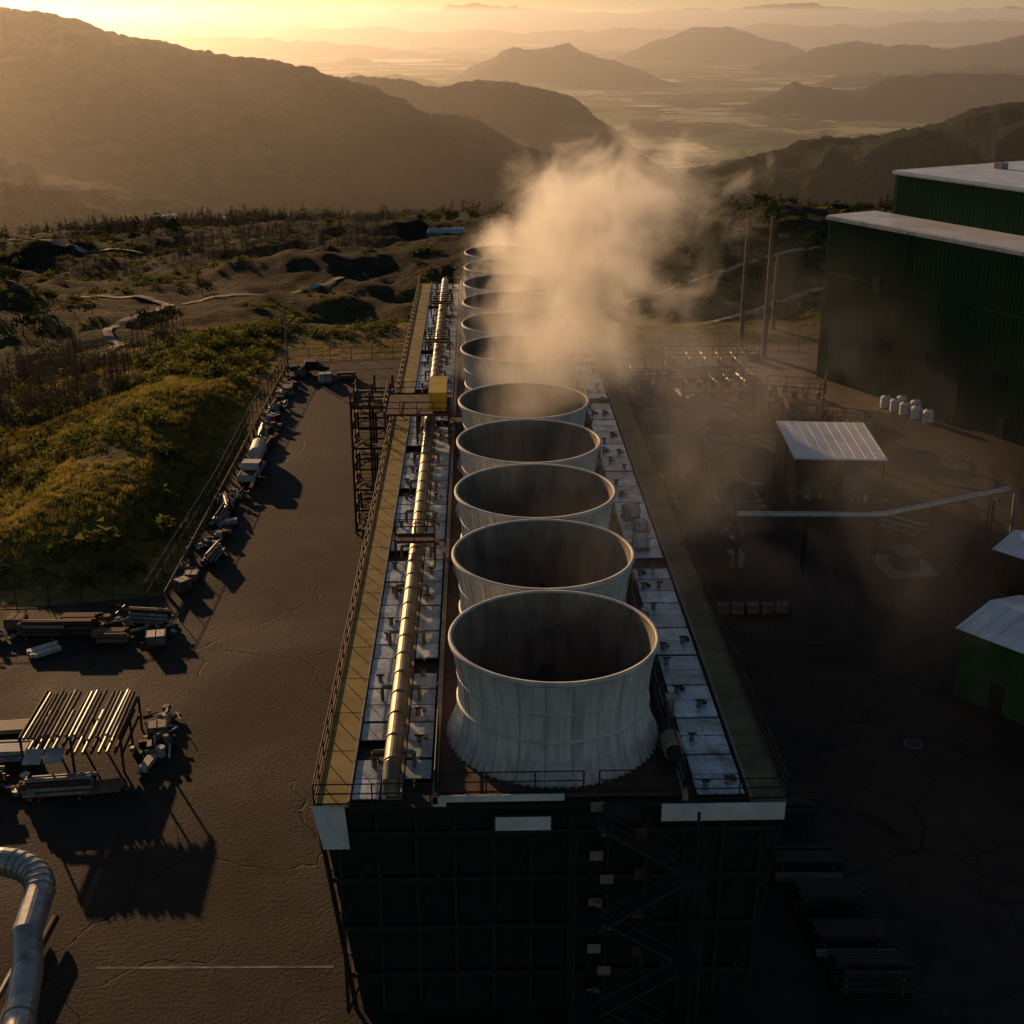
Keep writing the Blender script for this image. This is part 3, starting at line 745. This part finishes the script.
# ------------------------------------------------------------------ yard objects
def lumber(loc,rz=0,L=3,W=1.2,layers=4,k='wood',name='timber_stack'):
    mb=MB()
    for l in range(layers):
        for x in(-L*.35,L*.35): mb.box((x,0,l*.45+.05),(.1,W,.1),'wood')
        nb=int(W/.2)
        for q in range(nb):
            if l==layers-1 and random.random()<.2: continue
            mb.box((random.uniform(-.2,.2),-W/2+(q+.5)*W/nb,l*.45+.27),(L*random.uniform(.85,1),W/nb-.03,.32),k)
    mb.build(name,loc,rz)
def pipes(loc,rz=0,L=5,n_=6,r=.15,k='steel',name='pipe_bundle'):
    mb=MB(); row=n_; z=r+.15; 
    for x in(-L*.3,L*.3): mb.box((x,0,.07),(.15,n_*2*r+.4,.14),'wood')
    while row>0 and z<1.2:
        for q in range(row):
            y=(q-(row-1)/2)*2*r; o=random.uniform(-.3,.3); mb.tube((-L/2+o,y,z),(L/2+o,y,z),r*.96,k if random.random()<.7 else 'rust',10)
        row-=1; z+=r*1.75
    mb.build(name,loc,rz)
def crate(loc,rz,s,k='wood'):
    mb=MB(); w,d,h=s
    mb.box((0,0,h/2+.12),(w,d,h),k)
    for z in(.2,h): mb.box((0,0,z+.05),(w+.06,d+.06,.1),'wood')
    for x in(-w/2,0,w/2): mb.box((x,0,h/2+.12),(.09,d+.09,h),'wood')
    mb.box((0,0,.05),(w,d*.9,.1),'wood'); mb.build('crate',loc,rz)
def drums(loc,n_=4):
    mb=MB()
    for q in range(n_):
        x=(q%2)*.7;y=(q//2)*.7; k=random.choice(['paleblue','black','beige','red'])
        mb.path([(x,y,.1),(x,y,1.0)],.3,k,14)
        for z in(.12,.4,.7,1.0): mb.path([(x,y,z-.015),(x,y,z+.015)],.32,k,14)
    mb.box((.35,.35*(n_//2-1)+.2,.05),(1.5,.75*(n_//2)+.2,.1),'wood'); mb.build('oil_drums',loc,random.random())
def scrap(loc,n_=14,s=1.6):
    mb=MB()
    for q in range(n_):
        x,y=random.gauss(0,s*.4),random.gauss(0,s*.4); t=random.random(); k=random.choice(['steel','rust','paint','wood','black','beige'])
        if t<.4: mb.box((x,y,.1+random.random()*.5),(random.uniform(.2,.9),random.uniform(.1,.5),random.uniform(.08,.4)),k,rz=random.random()*3,rx=random.uniform(-.3,.3))
        elif t<.75: a=random.random()*3; l=random.uniform(.5,1.6); zz=.1+random.random()*.6; mb.tube((x-math.cos(a)*l/2,y-math.sin(a)*l/2,zz),(x+math.cos(a)*l/2,y+math.sin(a)*l/2,zz+random.uniform(-.1,.3)),random.uniform(.04,.14),k,8)
        else: mb.path([(x,y,0),(x,y,random.uniform(.3,.9))],random.uniform(.12,.35),k,12)
    mb.build('scrap_metal_pile',loc,0)
def truck(loc,rz,k='paint'):
    mb=MB()
    prof=[(-2.6,.5),(2.6,.5),(2.65,.95),(1.5,1.1),(.95,1.75),(-.55,1.8),(-.75,1.1),(-2.6,1.1)]
    n_=len(prof); vs=[(x,-.92,z) for x,z in prof]+[(x,.92,z) for x,z in prof]
    mb.add(vs,[tuple(range(n_)),tuple(range(2*n_-1,n_-1,-1))]+[((i+1)%n_,i,i+n_,(i+1)%n_+n_) for i in range(n_)],k)
    mb.box((.15,0,1.45),(1.2,1.87,.42),'glass'); mb.box((1.22,0,1.43),(.1,1.6,.45),'glass',)
    mb.box((-1.7,0,1.12),(1.6,1.5,.05),'black')
    for x in(-1.7,1.7):
        for y in(-.85,.85): mb.path([(x,y-.13,.4),(x,y+.13,.4)],.4,'rubber',16); mb.path([(x,y-.14,.4),(x,y+.14,.4)],.2,'steel',10)
    mb.build('pickup_truck',loc,rz)
mb=MB()
for x in(-3.1,0,3.1):
    for y in(-2.6,0,2.6): mb.tube((x,y,0),(x,y,2.6),.09,'rust',4)
    mb.box((x,0,2.6),(.16,5.6,.18),'rust'); mb.box((x,0,1.3),(.12,5.6,.14),'rust')
for q in range(22):
    x=-3.0+q*.28
    if q in(9,15): continue
    mb.tube((x,-2.9+random.uniform(-.3,.3),2.8),(x+random.uniform(-.08,.08),2.9+random.uniform(-.3,.3),2.8),.11,random.choice(['beige','steel','wood','wood','rust']),8)
for q in range(12):
    x=-2.8+q*.5; mb.tube((x,-2.7,1.5),(x,2.7,1.5),.12,random.choice(['steel','rust']),8)
mb.box((-2.2,-3.3,1.7),(1.1,1.2,.08),'paint',rx=.35); mb.box((-.9,-3.3,1.75),(1.1,1.2,.08),'paint',rx=.35)
mb.build('pipe_rack',(-25.9,74.6,0),.02)
pipes((-26,69.8,0),.1,4,5); lumber((-23.6,70.0,0),.2,2.6,1.1,1)
crate((-21.6,76.5,0),.2,(1.2,1.0,.8),'beige'); scrap((-21.3,78.6,0)); scrap((-21.5,74.3,0)); scrap((-21.3,75.8,0),20); lumber((-21.3,72.6,0),1.4,1.9,.8,1,'paint')
lumber((-31,74,0),.05,4.5,1.5,2,'paleblue'); lumber((-31.5,77.5,0),.1,4,1.4,1,'beige'); scrap((-29.6,70,0))
pipes((-32,70.5,0),.1,4,6)
for i_,(x,y,t) in enumerate([(-40,93,0),(-36.5,93.5,1),(-34,92,2),(-31.2,92.5,3),(-29,93.5,5),(-28.4,90.8,0),(-26.2,94,2),(-25,92.5,5),(-24.8,90.2,1),(-43,91,2),(-47,93,5),(-33,88.8,4),(-37.5,91,5)]):
    if t==0: lumber((x,y,0),random.uniform(-.1,.1),2.6,1.2,random.choice([1,2]))
    elif t==1: crate((x,y,0),random.uniform(-.2,.2),(1.4,1.2,.8),random.choice(['beige','wood','steel']))
    elif t==2: pipes((x,y,0),random.uniform(-.3,.3),3.2,5,.15,random.choice(['steel','beige']))
    elif t==3: lumber((x,y,0),0,3,1.8,3,'rust')
    elif t==5: scrap((x,y,0),18)
    else: lumber((x,y,0),.7,2.4,1.3,1,'paint')
for q in range(30):
    y=99.5+q*2.4+random.uniform(-.8,.8); x=-24.5+random.uniform(-.5,1.1); t=random.randrange(7)
    if abs(y-128.5)<3 or abs(y-134)<3: continue
    if t==0: lumber((x,y,0),1.57+random.uniform(-.3,.3),2.2,1.1,random.choice([1,2]),random.choice(['wood','beige','rust']))
    elif t==1: crate((x,y,0),random.random(),(1.1,1.0,random.uniform(.5,.9)),random.choice(['steel','wood','rust']))
    elif t==2: pipes((x,y,0),1.57+random.uniform(-.3,.3),3,4)
    elif t==3: drums((x,y,0),4)
    else: scrap((x,y,0),14,1.4)
truck((-23.6,128.5,.02),1.5); truck((-22.6,171,.02),.1,'black'); 
mb=MB(); mb.path([(0,-2.0,1.3),(0,-1.7,1.3),(0,1.7,1.3),(0,2.0,1.3)],[.5,.8,.8,.5],'paint',18); mb.box((0,0,.5),(1.3,4.4,.2),'black'); mb.tube((0,2,.5),(0,3.6,.45),.07,'black')
for x in(-.7,.7):
    for y in(-.5,.5): mb.path([(x-.1,y,.38),(x+.1,y,.38)],.38,'rubber',14)
mb.build('tank_trailer',(-23.8,134,.02),.05)
crate((-20,166,0),.2,(1.6,1.2,1.2),'paint'); lumber((-17.5,168,0),.2,2.6,1.2,2)
def transformer(loc,rz,s=1.0):
    mb=MB(); mb.box((0,0,.1),(4*s,3*s,.2),'concrete'); mb.box((0,0,1.6*s),(2.4*s,1.6*s,2.6*s),'beige')
    for q in range(9): mb.box((-1.0*s+q*.25*s,1.05*s,1.5*s),(.06,.5*s,2*s),'steel'); mb.box((-1.0*s+q*.25*s,-1.05*s,1.5*s),(.06,.5*s,2*s),'steel')
    mb.path([(-1*s,0,3.4*s),(1*s,0,3.4*s)],.35*s,'beige',12)
    for q in(-.8,0,.8):
        for k in range(5): mb.path([(q*s,.45*s,2.95*s+k*.18),(q*s,.45*s,3.02*s+k*.18)],.14,'rust',10)
        mb.tube((q*s,.45*s,2.9*s),(q*s,.45*s,4.0*s),.06,'rust',6)
    mb.build('power_transformer',loc,rz)
def gantry(loc,w,h,rz=0,n_=3):
    mb=MB()
    for q in range(n_):
        x=(q/(n_-1)-.5)*w
        for sx in(-.25,.25):
            for sy in(-.25,.25): mb.tube((x+sx,sy,0),(x+sx*.5,sy*.5,h),.05,'rust',4)
        for k in range(int(h)): mb.tube((x-.25,-.25,k),(x+.25,.25,k+1),.03,'rust',4); mb.tube((x+.25,-.25,k),(x-.25,.25,k+1),.03,'rust',4)
        for k in range(4): mb.path([(x+.6,0,h-.4-k*.2),(x+.6,0,h-.46-k*.2)],.13,'rust',8)
    for z in(h,h-.5): mb.box((0,0,z),(w,.12,.12),'rust')
    for k in range(int(w)): mb.tube((-w/2+k,0,h-.5),(-w/2+k+1,0,h),.03,'rust',4)
    mb.build('switchyard_gantry',loc,rz)
transformer((19,128,0),.1,1.2); transformer((25,127,0),.1,1.2); transformer((19.5,139,0),0,1.1); transformer((27.5,140,0),0,1.0)
gantry((22,133,0),13,6.5); gantry((22,146,0),13,6.5); gantry((34,139,0),9,5.5,1.5)
gantry((24,120,0),9,4.5)
def skid(loc,rz,w,d,h):
    mb=MB(); mb.box((0,0,.2),(w,d,.3),'rust')
    for x in np.linspace(-w/2,w/2,4):
        for y in(-d/2,d/2): mb.tube((x,y,0),(x,y,h),.08,'rust',4)
    for z in(h*.5,h):
        for y in(-d/2,d/2): mb.tube((-w/2,y,z),(w/2,y,z),.07,'rust',4)
        for x in(-w/2,w/2): mb.tube((x,-d/2,z),(x,d/2,z),.07,'rust',4)
    mb.box((0,0,h*.5),(w*.96,d*.9,.06),'rust')
    for q in range(5):
        x=-w*.4+q*w*.2; mb.tube((x,-d*.4,h*.8),(x,d*.4,h*.8),random.uniform(.08,.2),random.choice(['pipe','pipe','rust']),8)
        mb.path([(x,0,.3),(x,0,h*.75)],random.uniform(.2,.45),random.choice(['beige','rust','green2','rust']),12)
    mb.rail((-w/2,-d/2,h),(w/2,-d/2,h),'rust',sp=1.5); mb.rail((w/2,-d/2,h),(w/2,d/2,h),'rust',sp=1.5)
    mb.build('process_skid',loc,rz)
skid((22.5,114.5,0),0,10,5,2.8); skid((18,152,0),0,8,6,3.5); skid((29,155,0),.1,9,5,4); skid((38,150,0),-.3,7,5,4)
skid((18.5,163,0),0,7,5,3); skid((42,140,0),-.5,6,4,3); skid((30,168,0),0,10,5,3.5)
for q in range(5): crate((19.5+q*1.2,94.5+random.uniform(-.15,.15),0),random.uniform(-.1,.1),(.9,.8,.7),'wood')
crate((22.3,104,0),.1,(1.3,1.3,1.2),'beige'); crate((17.5,122,0),.2,(1.8,1.6,2),'paint')
for q in range(26): 
    x,y=random.uniform(16,44),random.uniform(105,178)
    random.choice([lambda:crate((x,y,0),random.random(),(1.4,1.1,.9),random.choice(['rust','steel','wood'])),lambda:pipes((x,y,0),random.random()*3),lambda:drums((x,y,0)),lambda:scrap((x,y,0),22,2.5),lambda:scrap((x,y,0),22,2.5)])()
for y,x,l in[(61.0,18.2,1),(57.6,18.6,2),(54.6,18.9,1),(51.6,19.2,2),(66,18,1)]: lumber((x,y,0),-.03,4.0,1.7,l+1,'black','panel_stack')
for y,x,l in[(59.8,18.3,1),(53.4,19.0,1)]: lumber((x,y,0),-.03,4.2,.5,1,'concrete','panel_stack')
mb=MB(); mb.path([(0,0,.02),(0,0,.06)],.6,'concrete',24); mb.path([(0,0,.06),(0,0,.08)],.5,'black',20); mb.build('manhole_cover',(28.5,74,.02))
mb=MB(); mb.box((0,0,.06),(4.5,5,.12),'concrete'); mb.box((0,0,.8),(2,2.2,1.3),'black'); mb.box((0,0,1.5),(2.2,2.4,.1),'green2'); mb.build('electrical_cabinet',(37,103.5,.02),.1)

# ------------------------------------------------------------------ volumes
def vol_box(name,x0,x1,y0,y1,z0,z1,mat,rate=1.0):
    M['_v']=mat; mat.cycles.volume_step_rate=rate
    mb=MB(); mb.box(((x0+x1)/2,(y0+y1)/2,(z0+z1)/2),(x1-x0,y1-y0,z1-z0),'_v'); return mb.build(name)
m,nt,out=nmat('valley_haze'); n=N(nt)
vs_=n.node('ShaderNodeVolumeScatter'); vs_.inputs['Color'].default_value=(1,.97,.95,1); vs_.inputs['Density'].default_value=1/22000; vs_.inputs['Anisotropy'].default_value=.72
n.link(vs_.outputs[0],out.inputs['Volume']); 
vol_box('haze',-40000,40000,420,58000,-600,200,m)
m,nt,out=nmat('steam'); n=N(nt)
tc=n.node('ShaderNodeTexCoord'); sp=n.node('ShaderNodeSeparateXYZ'); n.link(tc.outputs['Object'],sp.inputs[0]); x,y,z=sp.outputs
zz=n.m('SUBTRACT',z,16.0)
xc=n.m('ADD',n.m('MULTIPLY',zz,.85),4.0); w=n.m('ADD',n.m('MULTIPLY',n.m('MAXIMUM',zz,0),.5),5.5)
fx=n.m('DIVIDE',n.m('SUBTRACT',x,xc),w); fy=n.m('DIVIDE',n.m('SUBTRACT',y,138),50); fz=n.m('DIVIDE',zz,16)
s2=n.m('ADD',n.m('ADD',n.m('MULTIPLY',fx,fx),n.m('MULTIPLY',fy,fy)),n.m('MULTIPLY',fz,fz))
nz=n.noise(tc.outputs['Object'],.13,4,.62,.7)
d=n.m('ADD',n.m('SUBTRACT',.85,s2),n.m('MULTIPLY',n.m('SUBTRACT',nz,.5),5.5))
d=n.m('MULTIPLY',n.m('MAXIMUM',d,0),n.mr(z,12.5,16.5))
d=n.m('MULTIPLY',d,.12)
vs_=n.node('ShaderNodeVolumeScatter'); vs_.inputs['Color'].default_value=(1,1,1,1); vs_.inputs['Anisotropy'].default_value=.6
n.link(d,vs_.inputs['Density']); n.link(vs_.outputs[0],out.inputs['Volume'])
vol_box('steam_plume',-3,32,88,190,12.8,34,m,2.0)
m,nt,out=nmat('drifting_steam'); n=N(nt)
tc=n.node('ShaderNodeTexCoord'); sp=n.node('ShaderNodeSeparateXYZ'); n.link(tc.outputs['Object'],sp.inputs[0]); x,y,z=sp.outputs
nz=n.noise(tc.outputs['Object'],.085,3,.6,1.0)
d=n.m('MAXIMUM',n.m('SUBTRACT',nz,.50),0)
d=n.m('MULTIPLY',d,n.m('MULTIPLY',n.mr(x,0,6),n.mr(x,40,24)))
d=n.m('MULTIPLY',d,n.m('MULTIPLY',n.mr(y,54,85),n.m('MULTIPLY',n.mr(z,7,12),n.mr(z,26,18))))
d=n.m('MULTIPLY',d,n.mr(y,150,115)); d=n.m('MULTIPLY',d,.17)
vs_=n.node('ShaderNodeVolumeScatter'); vs_.inputs['Color'].default_value=(1,.98,.95,1); vs_.inputs['Anisotropy'].default_value=.6
n.link(d,vs_.inputs['Density']); n.link(vs_.outputs[0],out.inputs['Volume'])
vol_box('drifting_steam',0,42,54,150,7,26,m,3.0)

# ------------------------------------------------------------------ light, sky, camera
w=bpy.data.worlds.new('World'); scene.world=w; w.use_nodes=True
nt=w.node_tree; bg=nt.nodes['Background']; sky=nt.nodes.new('ShaderNodeTexSky'); sky.sky_type='NISHITA'; sky.sun_disc=False
sky.sun_elevation=R(SUN_EL); sky.sun_rotation=R(SUN_AZ%360); sky.altitude=900; sky.dust_density=.7; sky.air_density=1.0
nt.links.new(sky.outputs[0],bg.inputs[0]); bg.inputs[1].default_value=.058
ld=bpy.data.lights.new('sun','SUN'); ld.energy=5; ld.angle=R(.5); ld.color=(1,.58,.27)
lo=bpy.data.objects.new('sun',ld); scene.collection.objects.link(lo)
dv=Vector((math.sin(R(SUN_AZ))*math.cos(R(SUN_EL)),math.cos(R(SUN_AZ))*math.cos(R(SUN_EL)),math.sin(R(SUN_EL))))
lo.rotation_euler=dv.to_track_quat('Z','Y').to_euler(); lo.location=(-60,100,60)
cd=bpy.data.cameras.new('camera'); co=bpy.data.objects.new('camera',cd); scene.collection.objects.link(co)
co.location=(0,0,45); co.rotation_euler=(R(90-20.9),0,R(-1.55)); cd.lens=45.7; cd.sensor_width=36; cd.clip_start=.5; cd.clip_end=120000
scene.camera=co
